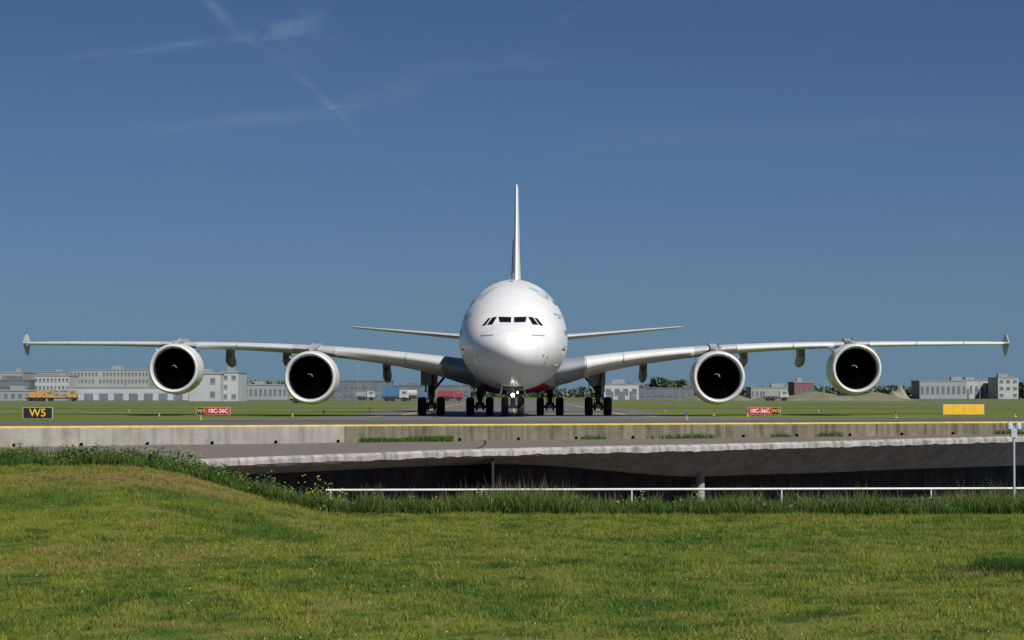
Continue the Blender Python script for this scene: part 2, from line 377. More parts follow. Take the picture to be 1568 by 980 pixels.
def pylon(name,x,y,z,yw,zw,c):
    prof=[(y+1.2,z+1.86),(y+2.2,z+2.1),(yw-.3,zw+.12),(yw+1.5,zw+.45),(yw+c*.6,zw-.3),(yw+c*.55,zw-.9),(y+5.6,z+.9),(y+3,z+1.2)]
    n=len(prof);V=[]
    for dx in (-.32,.32): V+=[(x+dx*(.35 if i in (0,) else 1),p[0],p[1]) for i,p in enumerate(prof)]
    m=MB(); m.add(V,[tuple(range(n)),tuple(range(2*n-1,n-1,-1))]+[(i,(i+1)%n,n+(i+1)%n,n+i) for i in range(n)]); o=m.obj(name,[m_fair],air)
    bv=o.modifiers.new('b','BEVEL'); bv.width=.12; bv.segments=3
for sg in (1,-1):
    sd_='left' if sg>0 else 'right'
    engine(f'{sd_}_inner_engine',sg*14.45,26,2.79); engine(f'{sd_}_outer_engine',sg*25.3,34,3.50)
    for nm,x,y,z in (('inner',14.45,26,2.79),('outer',25.3,34,3.50)):
        _,yw,zw,c,t,tw=wst(x); pylon(f'{sd_}_{nm}_pylon',sg*x,y,z,yw,zw,c)
    for i,(x,zc,L,h) in enumerate(((9.6,3.05,6.5,.58),(17.4,4.1,5.5,.42),(22.0,4.2,5.2,.50))):
        _,yw,zw,c,t,tw=wst(x); yc=yw+c*.85; V=[];n=20;K=16
        for k in range(K+1):
            u=-1+2*k/K; r=max(0,1-abs(u)**2.2)**.6
            for q in range(n):
                a=2*math.pi*q/n; V.append((sg*x+.30*r*math.cos(a),yc+u*L/2,zc+.15*(-u)+h*r*math.sin(a)))
        m=MB(); m.add(V,[(k*n+q,k*n+(q+1)%n,(k+1)*n+(q+1)%n,(k+1)*n+q) for k in range(K) for q in range(n)]); m.obj(f'{sd_}_flap_fairing_{i+1}',[m_fair],air,True)
        m=MB(); m.box(sg*x-.24,sg*x+.24,yc-L*.25,yc+L*.1,zc+h*.3,zw-.05); m.obj(f'{sd_}_flap_bracket_{i+1}',[m_fair],air)

def tyre(mb,x,y,z,r,w):
    h=w/2
    mb.lathe([(-h*.9,r*.52),(-h,r*.62),(-h,r*.82),(-h*.8,r*.95),(-h*.4,r),(h*.4,r),(h*.8,r*.95),(h,r*.82),(h,r*.62),(h*.9,r*.52)],(x,y,z),axis='x',n=36,m=0)
    mb.lathe([(-h*.9,r*.53),(-h*.55,r*.45),(-h*.5,.02)],(x,y,z),axis='x',n=24,m=1); mb.lathe([(h*.9,r*.53),(h*.55,r*.45),(h*.5,.02)],(x,y,z),axis='x',n=24,m=1)
def maingear(name,x,y,axles,sp,ztop,gz,lean=0):
    mb=MB(); r=.69; zc=gz+r
    for a in axles:
        for s in (-1,1): tyre(mb,x+s*sp/2,y+a,zc,r,.54)
        mb.tube((x-sp/2,y+a,zc),(x+sp/2,y+a,zc),.11,m=2)
        for s in (-1,1): mb.tube((x+s*.25-.06,y+a,zc),(x+s*.25+.06,y+a,zc),.3,n=20,m=2)
    mb.tube((x,y+axles[0]-.2,zc),(x,y+axles[-1]+.2,zc),.17,m=1)
    mb.tube((x,y,zc),(x+lean,y,ztop),.17,.24,m=2); mb.tube((x,y,zc+.75),(x+lean,y,ztop),.26,m=2)
    mb.tube((x,y-.15,zc+.9),(x,y-.55,zc+.5),.06,m=1); mb.tube((x,y-.55,zc+.5),(x,y-.2,zc+.12),.06,m=1)
    mb.tube((x+lean*.4,y,zc+1.0),(x-1.3*(1 if x>0 else -1),y+.3,ztop),.09,m=2)
    mb.tube((x+lean*.2,y,zc+.7),(x+.2,y-2.0,ztop),.09,m=2)
    for s in (-.3,.3): mb.tube((x+s,y-.2,zc+.2),(x+s*.5+lean*.5,y-.2,zc+1.5),.03,m=2)
    for k in range(5): mb.tube((x+.1*k-.2,y-.25,zc+.5+.1*k),(x-.15*k+.3,y-.2,ztop),.022,n=6,m=2)
    mb.obj(name,[m_tyre,m_gear,m_dkgear],air,True,35)
    return zc
for sg in (1,-1):
    sd_='left' if sg>0 else 'right'
    maingear(f'{sd_}_wing_gear',sg*6.13,33,(-.85,.85),1.38,3.3,.02)
    maingear(f'{sd_}_body_gear',sg*2.62,36.3,(-1.6,0,1.6),1.45,2.2,.0)
    mb=MB(); mb.box(sg*6.13+sg*.42-.03,sg*6.13+sg*.42+.03,32.0,34.2,1.75,3.2); mb.box(sg*6.13-.75,sg*6.13+.5,32.0,32.06,2.25,3.3)
    mb.box(sg*3.25-.03,sg*3.25+.03,34.2,38.6,1.15,1.75); mb.box(sg*1.75-.03,sg*1.75+.03,34.2,38.6,1.1,1.8); mb.obj(f'{sd_}_gear_doors',[m_wing2],air)
mb=MB(); GZ=.19; zc=GZ+.62
for s in (-1,1): tyre(mb,s*.5,6,zc,.62,.44)
mb.tube((-.5,6,zc),(.5,6,zc),.09,m=1); mb.tube((0,6,zc),(0,6.1,2.5),.12,.16,m=1); mb.tube((0,6.0,zc+.65),(0,6.1,2.6),.2,m=1)
mb.tube((0,6.1,zc+.9),(0,8,2.3),.08,m=1); mb.tube((-.12,5.8,zc+.1),(-.12,5.6,zc+.6),.04,m=1); mb.tube((.12,5.8,zc+.1),(.12,5.6,zc+.6),.04,m=1)
mb.box(-.34,.34,5.78,5.84,zc+.60,zc+.80,2); mb.tube((-.3,5.9,zc+.7),(.3,5.9,zc+.7),.08,m=2)
mb.obj('nose_gear',[m_tyre,m_gear,m_dkgear],air,True,35)
mb=MB()
for s in (-1,1):
    V=[(s*.62,4.6,2.2),(s*.62,8.4,2.1),(s*.8,8.3,1.35),(s*.8,4.7,1.45)]; mb.add(V+[(v[0]+s*.04,v[1],v[2]) for v in V],[(0,1,2,3),(7,6,5,4),(0,3,7,4),(1,5,6,2),(3,2,6,7),(0,4,5,1)])
mb.obj('nose_gear_doors',[m_white],air)
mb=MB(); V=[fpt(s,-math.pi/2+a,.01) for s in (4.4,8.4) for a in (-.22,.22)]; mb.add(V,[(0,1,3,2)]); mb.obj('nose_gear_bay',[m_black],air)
ml,nt2,b2=newmat('taxi_light_lit'); b2.inputs['Emission Color'].default_value=(1,.93,.8,1); b2.inputs['Emission Strength'].default_value=30
mb=MB(); 
mb.tube((0,5.64,zc+.74),(0,5.70,zc+.74),.10,n=20)
mb.tube((.3,5.68,zc+.9),(.3,5.72,zc+.9),.04,n=20)
mb.obj('taxi_lights',[ml],air)
mb=MB()
mb.tube((0,5.66,zc+.74),(0,5.85,zc+.74),.135,n=20); mb.tube((.3,5.69,zc+.9),(.3,5.85,zc+.9),.08,n=20); mb.tube((-.3,5.69,zc+.9),(-.3,5.85,zc+.9),.08,n=20)
mb.obj('taxi_light_housings',[m_gear],air)

# ================= GROUND BEYOND THE BRIDGE =================
def yp(x): return 104.8+.371*np.clip(x,-60,60)
def gz(y): return .2*(1-ss((np.asarray(y,float)-146)/30))
def grasscol_far():
    m,nt_,b=newmat('far_grass'); tc=nt_.nodes.new('ShaderNodeTexCoord'); mp=nt_.nodes.new('ShaderNodeMapping'); mp.inputs['Scale'].default_value=(.02,.06,1)
    n=nt_.nodes.new('ShaderNodeTexNoise'); n.inputs['Scale'].default_value=1.5; n.inputs['Detail'].default_value=8; n.inputs['Roughness'].default_value=.7
    nt_.links.new(tc.outputs['Object'],mp.inputs[0]); nt_.links.new(mp.outputs[0],n.inputs['Vector'])
    r=nt_.nodes.new('ShaderNodeValToRGB'); e=r.color_ramp.elements; e[0].position=.35; e[0].color=(.085,.13,.024,1); e[1].position=.68; e[1].color=(.21,.20,.07,1)
    x=r.color_ramp.elements.new(.5); x.color=(.12,.165,.032,1)
    nt_.links.new(n.outputs['Fac'],r.inputs[0]); nt_.links.new(r.outputs[0],b.inputs['Base Color']); b.inputs['Roughness'].default_value=.9; b.inputs['Specular IOR Level'].default_value=.1
    n2=nt_.nodes.new('ShaderNodeTexNoise'); n2.inputs['Scale'].default_value=4; n2.inputs['Detail'].default_value=5; nt_.links.new(tc.outputs['Object'],n2.inputs['Vector'])
    bp=nt_.nodes.new('ShaderNodeBump'); bp.inputs['Strength'].default_value=.6; bp.inputs['Distance'].default_value=.2; nt_.links.new(n2.outputs['Fac'],bp.inputs['Height']); nt_.links.new(bp.outputs[0],b.inputs['Normal'])
    return m
m_far=grasscol_far()
xs=sorted(set(list(np.linspace(-60,60,41))+[-8000,-3000,-1200,-600,-300,-150,-100,100,150,300,600,1200,3000,8000]))
ts=[0,3,8,15,24,30,36,42,48,54,60,66,72,78,84,100,130,200,300,500,900,1600,3000,6000,12000]
V=[];Fc=[]
for t in ts:
    for x in xs:
        y=float(yp(x))+.35+t; V.append((x,y,float(gz(y))))
nx=len(xs)
for j in range(len(ts)-1):
    for i in range(nx-1): Fc.append((j*nx+i,j*nx+i+1,(j+1)*nx+i+1,(j+1)*nx+i))
meshobj('ground',V,Fc,m_far,smooth=True)
m_asph=mat('taxiway_asphalt',(.085,.08,.076),.85,.2,.25,bump=.3,stretch=(.3,1.5,1),col2=(.13,.122,.112))
m_asph2=mat('aged_asphalt',(.11,.105,.10),.85,.2,.3,bump=.2,col2=(.16,.152,.145))
m_yel=mat('yellow_marking',(.70,.50,.06),.6,.15,3.0)
def strip(name,fx,t0,t1,xa,xb,m,dz,nx_=40,nt_=14):
    V=[];Fc=[]
    for j in range(nt_+1):
        for i in range(nx_+1):
            x=xa+(xb-xa)*i/nx_; y=float(fx(x))+t0+(t1-t0)*j/nt_; V.append((x,y,float(gz(y))+dz))
    for j in range(nt_):
        for i in range(nx_): Fc.append((j*(nx_+1)+i,j*(nx_+1)+i+1,(j+1)*(nx_+1)+i+1,(j+1)*(nx_+1)+i))
    return meshobj(name,V,Fc,m,smooth=True)
strip('cross_taxiway',yp,.35,24,-60,60,m_asph,.008,60,10)
V=[];Fc=[];X=np.linspace(-60,60,61)
for x in X:
    y=float(yp(x))+.5; V+=[(x,y,.18),(x,y,.255),(x,y+.03,.27),(x,y+.22,.27),(x,y+.25,.18)]
for i in range(60):
    for j in range(4): Fc.append((i*5+j,(i+1)*5+j,(i+1)*5+j+1,i*5+j+1))
meshobj('yellow_kerb',V,Fc,m_yel)
V=[];Fc=[]
def tw_half(y): return 12.2+9*max(0,1-(y-128)/22)**2 if y<150 else 12.2
yl=list(np.linspace(126,190,33))+[230,300,400,520,700]
for y in yl:
    h=tw_half(y); V+=[(.2-h,y,float(gz(y))+.012),(.2-h*.33,y,float(gz(y))+.012),(.2+h*.33,y,float(gz(y))+.012),(.2+h,y,float(gz(y))+.012)]
for k in range(len(yl)-1):
    for i in range(3): Fc.append((4*k+i,4*k+i+1,4*k+5+i,4*k+4+i))
meshobj('main_taxiway',V,Fc,m_asph2,smooth=True)
def ribbon(name,pts,wd,m,dz):
    V=[];Fc=[]
    for (x,y) in pts: V+=[(x-wd/2,y,float(gz(y))+dz),(x+wd/2,y,float(gz(y))+dz)]
    for k in range(len(pts)-1): Fc.append((2*k,2*k+1,2*k+3,2*k+2))
    return meshobj(name,V,Fc,m)
yr=list(np.linspace(130,180,20))+[240,330,500]
ribbon('taxiway_centre_line',[(.2,y) for y in yr if y>150],.15,m_yel,.02)
ribbon('taxiway_side_line',[(-8.4-6*max(0,1-(y-128)/20)**2*(y<148),y) for y in yr],.25,m_yel,.02)
ribbon('taxiway_side_line',[(8.8+6*max(0,1-(y-128)/20)**2*(y<148),y) for y in yr],.25,m_yel,.02)
for nm,ya,yb,mm in (('parallel_taxiway',262,284,m_asph),('runway',430,500,m_asph2),('service_road',620,660,m_asph2)):
    V=[(-900,ya,.009),(900,ya,.009),(900,yb,.009),(-900,yb,.009)]; meshobj(nm,V,[(0,1,2,3)],mm)

# ================= BRIDGE DECK, PARAPET, UNDERPASS =================
def concmat(name,c1,c2,stain=.5,joint=None):
    m,nt_,b=newmat(name); tc=nt_.nodes.new('ShaderNodeTexCoord')
    n=nt_.nodes.new('ShaderNodeTexNoise'); n.inputs['Scale'].default_value=1.2; n.inputs['Detail'].default_value=9; n.inputs['Roughness'].default_value=.7; nt_.links.new(tc.outputs['Object'],n.inputs['Vector'])
    r=nt_.nodes.new('ShaderNodeValToRGB'); r.color_ramp.elements[0].position=.35; r.color_ramp.elements[1].position=.65; r.color_ramp.elements[0].color=(*c1,1); r.color_ramp.elements[1].color=(*c2,1)
    nt_.links.new(n.outputs['Fac'],r.inputs[0])
    mp=nt_.nodes.new('ShaderNodeMapping'); mp.inputs['Scale'].default_value=(2.5,2.5,.25); nt_.links.new(tc.outputs['Object'],mp.inputs[0])
    n2=nt_.nodes.new('ShaderNodeTexNoise'); n2.inputs['Scale'].default_value=1.5; n2.inputs['Detail'].default_value=5; nt_.links.new(mp.outputs[0],n2.inputs['Vector'])
    mr=nt_.nodes.new('ShaderNodeMapRange'); mr.inputs[1].default_value=.42; mr.inputs[2].default_value=.68; mr.inputs[3].default_value=1; mr.inputs[4].default_value=1-stain; nt_.links.new(n2.outputs['Fac'],mr.inputs[0])
    vm=nt_.nodes.new('ShaderNodeVectorMath'); vm.operation='SCALE'; nt_.links.new(r.outputs[0],vm.inputs[0]); nt_.links.new(mr.outputs[0],vm.inputs['Scale']); nt_.links.new(vm.outputs[0],b.inputs['Base Color'])
    b.inputs['Roughness'].default_value=.9; b.inputs['Specular IOR Level'].default_value=.2
    n3=nt_.nodes.new('ShaderNodeTexNoise'); n3.inputs['Scale'].default_value=12; n3.inputs['Detail'].default_value=6; nt_.links.new(tc.outputs['Object'],n3.inputs['Vector'])
    bp=nt_.nodes.new('ShaderNodeBump'); bp.inputs['Strength'].default_value=.5; bp.inputs['Distance'].default_value=.03; nt_.links.new(n3.outputs['Fac'],bp.inputs['Height']); nt_.links.new(bp.outputs[0],b.inputs['Normal'])
    return m
m_cl=concmat('light_concrete',(.27,.26,.23),(.36,.345,.31),.25)
m_cd=concmat('weathered_concrete',(.14,.125,.09),(.22,.20,.15),.5)
m_deck=concmat('deck_concrete',(.16,.138,.122),(.215,.193,.172),.2)
m_edge=concmat('kerb_concrete',(.30,.28,.26),(.46,.44,.41),.5)
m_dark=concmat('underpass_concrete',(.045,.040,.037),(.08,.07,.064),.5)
m_soff=concmat('soffit_concrete',(.30,.245,.21),(.42,.355,.31),.3)
def zd(x): return -.45+.0055*np.clip(x,-45,45)
ye=pchip([-60,-20,-9.8,-.8,7.9,23,60],[60,66,74,85.6,91.5,104.5,122])
par=empty('parapet_wall',(0,0,0))
def wallseg(mb,xa,xb,off,top,m,th=.45):
    def P(x,dy,z): return (x,float(yp(x))+dy,z)
    z0=float(zd(xa))-.4; V=[P(xa,off,z0),P(xb,off,z0),P(xb,off,top-.03),P(xa,off,top-.03),P(xa,off+.03,top),P(xb,off+.03,top),P(xb,off+th,top),P(xa,off+th,top),P(xb,off+th,z0),P(xa,off+th,z0)]
    mb.add(V,[(0,1,2,3),(3,2,5,4),(4,5,6,7),(9,8,1,0),(0,3,4,7,9),(1,8,6,5,2),(7,6,8,9)],m)
mb=MB(); x=-60
while x<-7.3:
    xb=min(x+3.0,-7.25); wallseg(mb,x,xb-.006,-.25,.208,0,.62); x+=3.0
x=-7.25
while x<60: wallseg(mb,x,min(x+2.45,60)-.018,0,.200+rr.uniform(-.006,.006),1); x+=2.45
mb.obj('panels',[m_cl,m_cd],par)
mb=MB()
for k in range(30):
    x=-20.5+k*2.6; y=float(yp(x)); o=-.30 if x<-7.3 else -.05; z=float(zd(x))
    mb.box(x-.05,x+.05,y+o-.05,y+o+.06,z+.02,z+.13)
mb.obj('drain_outlets',[m_black],par)
dk=empty('bridge_deck',(0,0,0))
X=np.linspace(-60,60,241); V=[];Fc=[]
J=6
for x in X:
    a=ye(x)+.55; b=float(yp(x))+.1; z=float(zd(x))
    for j in range(J+1): V.append((x,a+(b-a)*j/J,z+.01*math.sin(x*.7+j)))
for i in range(len(X)-1):
    for j in range(J): Fc.append((i*(J+1)+j,(i+1)*(J+1)+j,(i+1)*(J+1)+j+1,i*(J+1)+j+1))
meshobj('deck_surface',V,Fc,m_deck,dk,True)
x0=-1.45; mb=MB(); V=[]
for k in range(21):
    t=k/20; y=ye(x0)+.5+(float(yp(x0))-ye(x0)-.5)*t; xx=x0+(.35*math.sin(t*2.5) if t>.05 else 0); V+=[(xx-.04,y,float(zd(x0))+.022),(xx+.05,y,float(zd(x0))+.022)]
mb.add(V,[(2*k,2*k+1,2*k+3,2*k+2) for k in range(20)]); mb.obj('expansion_joint',[m_dark],dk)
X=np.linspace(-60,60,1100); V=[];Fc=[];MI=[]
for i,x in enumerate(X):
    y=ye(x); z=float(zd(x)); c=float(fbm(np.array([x*1.3]),np.array([.3]),5)[0]); c2=float(fbm(np.array([x*3.1]),np.array([7.3]),9)[0])
    hb=.55+.75*float(ss((x+1)/9)); wz=.16*(float(fbm(np.array([x*.12]),np.array([2.3]),15)[0])-.5)
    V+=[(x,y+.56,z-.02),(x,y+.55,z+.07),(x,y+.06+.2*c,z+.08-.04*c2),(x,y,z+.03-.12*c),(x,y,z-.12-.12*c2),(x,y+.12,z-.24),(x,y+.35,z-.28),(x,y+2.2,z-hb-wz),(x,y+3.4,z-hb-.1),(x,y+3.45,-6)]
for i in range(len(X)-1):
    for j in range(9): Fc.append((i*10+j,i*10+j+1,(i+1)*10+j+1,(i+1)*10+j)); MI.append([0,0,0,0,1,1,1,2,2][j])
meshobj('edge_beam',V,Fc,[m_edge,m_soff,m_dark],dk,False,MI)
mb=MB()
for x in (-.7,): 
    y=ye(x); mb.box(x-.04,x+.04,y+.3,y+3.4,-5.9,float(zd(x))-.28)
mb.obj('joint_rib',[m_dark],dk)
mb=MB(); px_=7.45; y=ye(px_)+2.0; mb.tube((px_,y,-6),(px_,y,float(zd(px_))-.5),.17,n=24); mb.obj('column',[m_cl],dk,True)
# ================= LAWN / BANK =================
def trenchmask(x): return ss((x+10.5)/4.0)
def lipy_(x): return 46.5+.8*(fbm(x*.3,x*0+.5,8)-.5)+1.4*ss((-4-x)/4)
def lawn(x,y):
    x=np.asarray(x,float); y=np.asarray(y,float)
    z=-.71+.06*(fbm(x*.25,y*.25,3)-.5)*2
    z=z+.86*ss((-3.0-x)/4.7)*ss((y-33)/14)
    drop=np.minimum(4.6,np.maximum(0,y-lipy_(x)-.2)*.55)*trenchmask(x)
    left=(1-trenchmask(x))*.75*ss((y-49)/9)
    return z-drop-left
gx=np.concatenate([[-60,-40,-28,-20],np.linspace(-16,16,129),[20,28,40,60]]); gy=np.concatenate([[-30,-10,5,12],np.linspace(17,62,160),[66,72,80,90,100,104]])
def lawncol(x,y,var=None):
    a=fbm(x*.5,y*.35,21); b=fbm(x*1.5,y*1.2,33); c=fbm(x*4.5,y*3.5,41); e=fbm(x*12,y*9,43)
    g=np.stack([.098+0*a,.178+0*a,.016+0*a],-1); yel=np.array([.205,.245,.026]); br=np.array([.27,.235,.08]); dk=np.array([.040,.092,.010])
    t=ss((a*.4+b*.25+c*.2+e*.15-.41)/.15)[...,None]; col=g*(1-t)+yel*t
    t=(ss((b*.35+c*.35+fbm(x*.5,y*1.4,99)*.3-.555)/.10)*.6)[...,None]; col=col*(1-t)+br*t
    t=(ss((.46-b*.35-c*.35-e*.3)/.10)*.8)[...,None]; col=col*(1-t)+dk*t
    m=(np.exp(-((x+7.0)/2.4)**2-((y-44.2-.2*(x+8))/1.5)**2)*ss((c-.3)/.25)*1.1); m=m+np.exp(-((x+6.0)/2.4)**2-((y-32.5)/.7)**2)*.55*ss((c-.35)/.25)
    m=np.clip(m,0,.9)[...,None]; col=col*(1-m)+np.array([.30,.225,.095])*m
    t=(ss((5-x)/14)*.4)[...,None]; col=col*(1-t)+col*np.array([1.22,1.08,.9])*t
    p=np.exp(-((x-5.9)/.3)**2-((y-30.2)/.5)**2); p=(p*.8)[...,None]; col=col*(1-p)+np.array([.2,.15,.08])*p
    return col
GX,GY=np.meshgrid(gx,gy); Z=lawn(GX,GY); V=np.stack([GX,GY,Z],-1).reshape(-1,3)
nx=len(gx); ny=len(gy)
me=bpy.data.meshes.new('lawn'); Fc=[(j*nx+i,j*nx+i+1,(j+1)*nx+i+1,(j+1)*nx+i) for j in range(ny-1) for i in range(nx-1) if not (gy[j]>yp(gx[i])-1.0)]
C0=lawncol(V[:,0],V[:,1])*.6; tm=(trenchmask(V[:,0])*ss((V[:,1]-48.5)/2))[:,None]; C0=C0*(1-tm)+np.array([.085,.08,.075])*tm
me.from_pydata(V.tolist(),[],Fc); ca=me.attributes.new('col','FLOAT_COLOR','POINT'); C=np.concatenate([C0,np.ones((len(V),1))],1); ca.data.foreach_set('color',C.astype(np.float32).ravel())
me.polygons.foreach_set('use_smooth',[True]*len(me.polygons)); me.materials.append(attrmat('soil_and_thatch',.95,0,.35,30)); link(bpy.data.objects.new('lawn',me))

def blades(name,x,y,z,h,wd,lean,col,mat_,segs=1):
    n=len(x); a=rng.uniform(0,math.pi,n); la=rng.uniform(0,2*math.pi,n)
    dx,dy=np.cos(a)*wd/2,np.sin(a)*wd/2; lx,ly=np.cos(la)*lean*h,np.sin(la)*lean*h
    if segs==1:
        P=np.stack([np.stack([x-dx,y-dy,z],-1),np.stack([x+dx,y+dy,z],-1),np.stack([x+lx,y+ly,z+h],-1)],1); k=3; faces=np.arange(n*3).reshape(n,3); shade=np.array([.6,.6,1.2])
        loops=faces.ravel(); lt=np.full(n,3)
    else:
        P=np.stack([np.stack([x-dx,y-dy,z],-1),np.stack([x+dx,y+dy,z],-1),np.stack([x-dx*.8+lx*.3,y-dy*.8+ly*.3,z+h*.55],-1),np.stack([x+dx*.8+lx*.3,y+dy*.8+ly*.3,z+h*.55],-1),np.stack([x+lx,y+ly,z+h*.95],-1)],1); k=5
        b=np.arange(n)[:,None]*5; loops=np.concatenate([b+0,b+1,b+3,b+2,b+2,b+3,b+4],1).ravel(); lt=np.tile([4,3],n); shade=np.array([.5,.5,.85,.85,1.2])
    me=bpy.data.meshes.new(name); me.vertices.add(n*k); me.vertices.foreach_set('co',P.astype(np.float32).ravel())
    me.loops.add(len(loops)); me.loops.foreach_set('vertex_index',loops.astype(np.int32)); me.polygons.add(len(lt))
    me.polygons.foreach_set('loop_start',np.concatenate([[0],np.cumsum(lt)[:-1]]).astype(np.int32)); 
    try: me.polygons.foreach_set('loop_total',lt.astype(np.int32))
    except Exception: pass
    me.update(calc_edges=True); me.validate()
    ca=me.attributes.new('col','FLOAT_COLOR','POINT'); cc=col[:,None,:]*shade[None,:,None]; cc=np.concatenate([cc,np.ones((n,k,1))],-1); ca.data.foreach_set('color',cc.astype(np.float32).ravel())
    me.materials.append(mat_); return link(bpy.data.objects.new(name,me))
m_blade=attrmat('grass_blade',.6,.3)
n=520000
y=np.sqrt(rng.uniform(19.**2,47.5**2,n)); x=rng.uniform(-1,1,n)*(.222*y+2.0)
k=.5*fbm(x*2.2,y*2.2,51)+.5*fbm(x*7,y*6,53); keep=rng.uniform(0,1,n)<(.5+.7*k); x=x[keep];y=y[keep];k=k[keep]
h=(.012+.065*ss((k-.25)/.5))*rng.uniform(.6,1.5,len(x))
col=lawncol(x,y)*rng.uniform(.55,1.5,(len(x),1)); dry=rng.uniform(0,1,len(x))<.08; col[dry]=np.array([.31,.27,.12])*rng.uniform(.7,1.2,(dry.sum(),1))
tn=3500; tx=6.55+rng.normal(0,.22,tn); ty=30.8+rng.normal(0,.45,tn)
x=np.concatenate([x,tx]); y=np.concatenate([y,ty]); h=np.concatenate([h,rng.uniform(.08,.2,tn)]); col=np.concatenate([col,np.array([.04,.085,.014])*rng.uniform(.6,1.4,(tn,1))])
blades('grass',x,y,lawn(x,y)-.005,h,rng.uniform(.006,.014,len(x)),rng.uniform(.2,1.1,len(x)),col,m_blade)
n=420; y=np.sqrt(rng.uniform(20.**2,42.**2,n)); x=rng.uniform(-1,1,n)*(.22*y+1); q=fbm(x*.5,y*.5,77)>.5; x=x[q];y=y[q]
mb=MB()
for a,b,c in zip(x,y,lawn(x,y)):
    r=rr.uniform(.004,.008); zz=c+rr.uniform(.04,.07); mb.add([(a+r*math.cos(t),b+r*math.sin(t)*.8,zz+r*.6*math.sin(t)) for t in np.linspace(0,2*math.pi,7)[:-1]],[tuple(range(6))])
mb.obj('daisies',[mat('petal_white',(.6,.6,.56),.7,.05)])
def lipband(n,y0,y1,xa,xb,hm,hv,wd,colf,name,lean=(.1,.5),seed=0,thr=.25,hf=1.0):
    x=rng.uniform(xa,xb,n); y=y0+(y1-y0)*rng.uniform(0,1,n); off=np.interp(x,[-16,-11,-8,-5,-3,0,16],[1.6,1.6,1.4,.7,.2,0,0]); y=y+off
    d=fbm(x*1.1,y*.8,seed+60); d2=fbm(x*3.5*hf,y*1.5,seed+66); keep=rng.uniform(0,1,n)<ss((d2*.5+d*.5-thr)/.25)+.12; x=x[keep];y=y[keep];d=d[keep];d2=d2[keep]
    h=(hm+hv*((d*.5+d2*.5)-.45)*3.0)*rng.uniform(.5,1.3,len(x)); h=np.maximum(h,.05)
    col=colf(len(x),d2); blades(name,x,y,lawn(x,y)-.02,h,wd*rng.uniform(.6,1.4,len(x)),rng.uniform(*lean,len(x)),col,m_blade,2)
def cg(n,d): return (np.array([.045,.098,.016])*(1-d[:,None])+np.array([.11,.175,.03])*d[:,None])*rng.uniform(.6,1.5,(n,1))
def ct(n,d): return np.array([.28,.25,.13])*rng.uniform(.7,1.2,(n,1))
lipband(60000,44.9,48.4,-5,14,.27,.26,.015,cg,'tall_grass',seed=1,lean=(.1,.8))
lipband(5200,45.2,48.2,-4,14,.46,.26,.007,ct,'seeding_grass_stems',(.05,.35),seed=1,thr=.32)
lipband(46000,45.0,48.8,-14,-2.6,.18,.26,.018,cg,'mound_grass',seed=4,lean=(.1,.9))
lipband(1700,45.3,48.6,-14,-2.6,.34,.16,.007,ct,'mound_seeding_stems',(.05,.4),seed=4)
V=[];Fc=[];MI=[]
def weed(cx,cy,r,hh,nl,fl):
    cz=float(lawn(np.array([cx]),np.array([cy]))[0])
    for _ in range(nl):
        a=rr.uniform(0,2*math.pi); q=r*math.sqrt(rr.random()); zz=cz+hh*(1-(q/r)**2*.7)*rr.uniform(.1,1.0)
        p=Vector((cx+q*math.cos(a),cy+q*math.sin(a),zz)); s=rr.uniform(.015,.045)
        d1=Vector((rr.uniform(-1,1),rr.uniform(-1,1),rr.uniform(-.2,.9))).normalized(); d2=d1.cross(Vector((rr.uniform(-1,1),rr.uniform(-1,1),1))).normalized()
        o=len(V); V.extend([p-d1*s,p-d2*s*.45,p+d1*s,p+d2*s*.45]); Fc.append((o,o+1,o+2,o+3)); MI.append(0 if rr.random()<.6 else 1)
    for _ in range(fl):
        a=rr.uniform(0,2*math.pi); q=r*rr.random(); zz=cz+hh*(1-(q/r)**2*.6)+rr.uniform(0,.08); o=len(V); s=.012; cx_,cy_=cx+q*math.cos(a),cy+q*math.sin(a)
        V.extend([(cx_-s,cy_,zz),(cx_,cy_-s*.4,zz-s),(cx_+s,cy_,zz),(cx_,cy_+s*.4,zz+s)]); Fc.append((o,o+1,o+2,o+3)); MI.append(2)
for k in range(210):
    cx=rr.uniform(-12,-3.2); cy=rr.uniform(45.4,47.6)+np.interp(cx,[-12,-8,-5,-3],[1.6,1.4,.7,.2]); weed(cx,cy,rr.uniform(.12,.42),rr.uniform(.16,.48),230,rr.choice([0,0,2,4]))
for k in range(120):
    cx=rr.uniform(-3.6,12.5); cy=rr.uniform(45.2,47.2); weed(cx,cy,rr.uniform(.12,.4),rr.uniform(.15,.38),170,rr.choice([0,0,0,2]))
for k in range(6): weed(rr.uniform(-4.4,-2.8),rr.uniform(46.6,47.4),.2,.6,120,5)
m_l1=mat('weed_leaf_dark',(.035,.08,.016),.6,.3,8); m_l2=mat('weed_leaf_light',(.08,.15,.028),.6,.3,8); m_fy=mat('yellow_petal',(.45,.38,.03),.6,.1)
meshobj('flowering_weeds',V,Fc,[m_l1,m_l2,m_fy],None,False,MI)
n=9000; x=np.concatenate([rng.uniform(-6.6,-2.6,5000),rng.uniform(3,30,4000)]); y=yp(x)-.05-np.abs(rng.normal(0,.45,n)); d=fbm(x*.8,y*0+1,90); keep=(x<-2)|(d>.52); x=x[keep];y=y[keep];d=d[keep]
blades('parapet_weeds',x,y,zd(x)-.01,rng.uniform(.06,.28,len(x))*(.4+d),rng.uniform(.02,.05,len(x)),rng.uniform(.2,.8,len(x)),cg(len(x),d),m_blade,2)

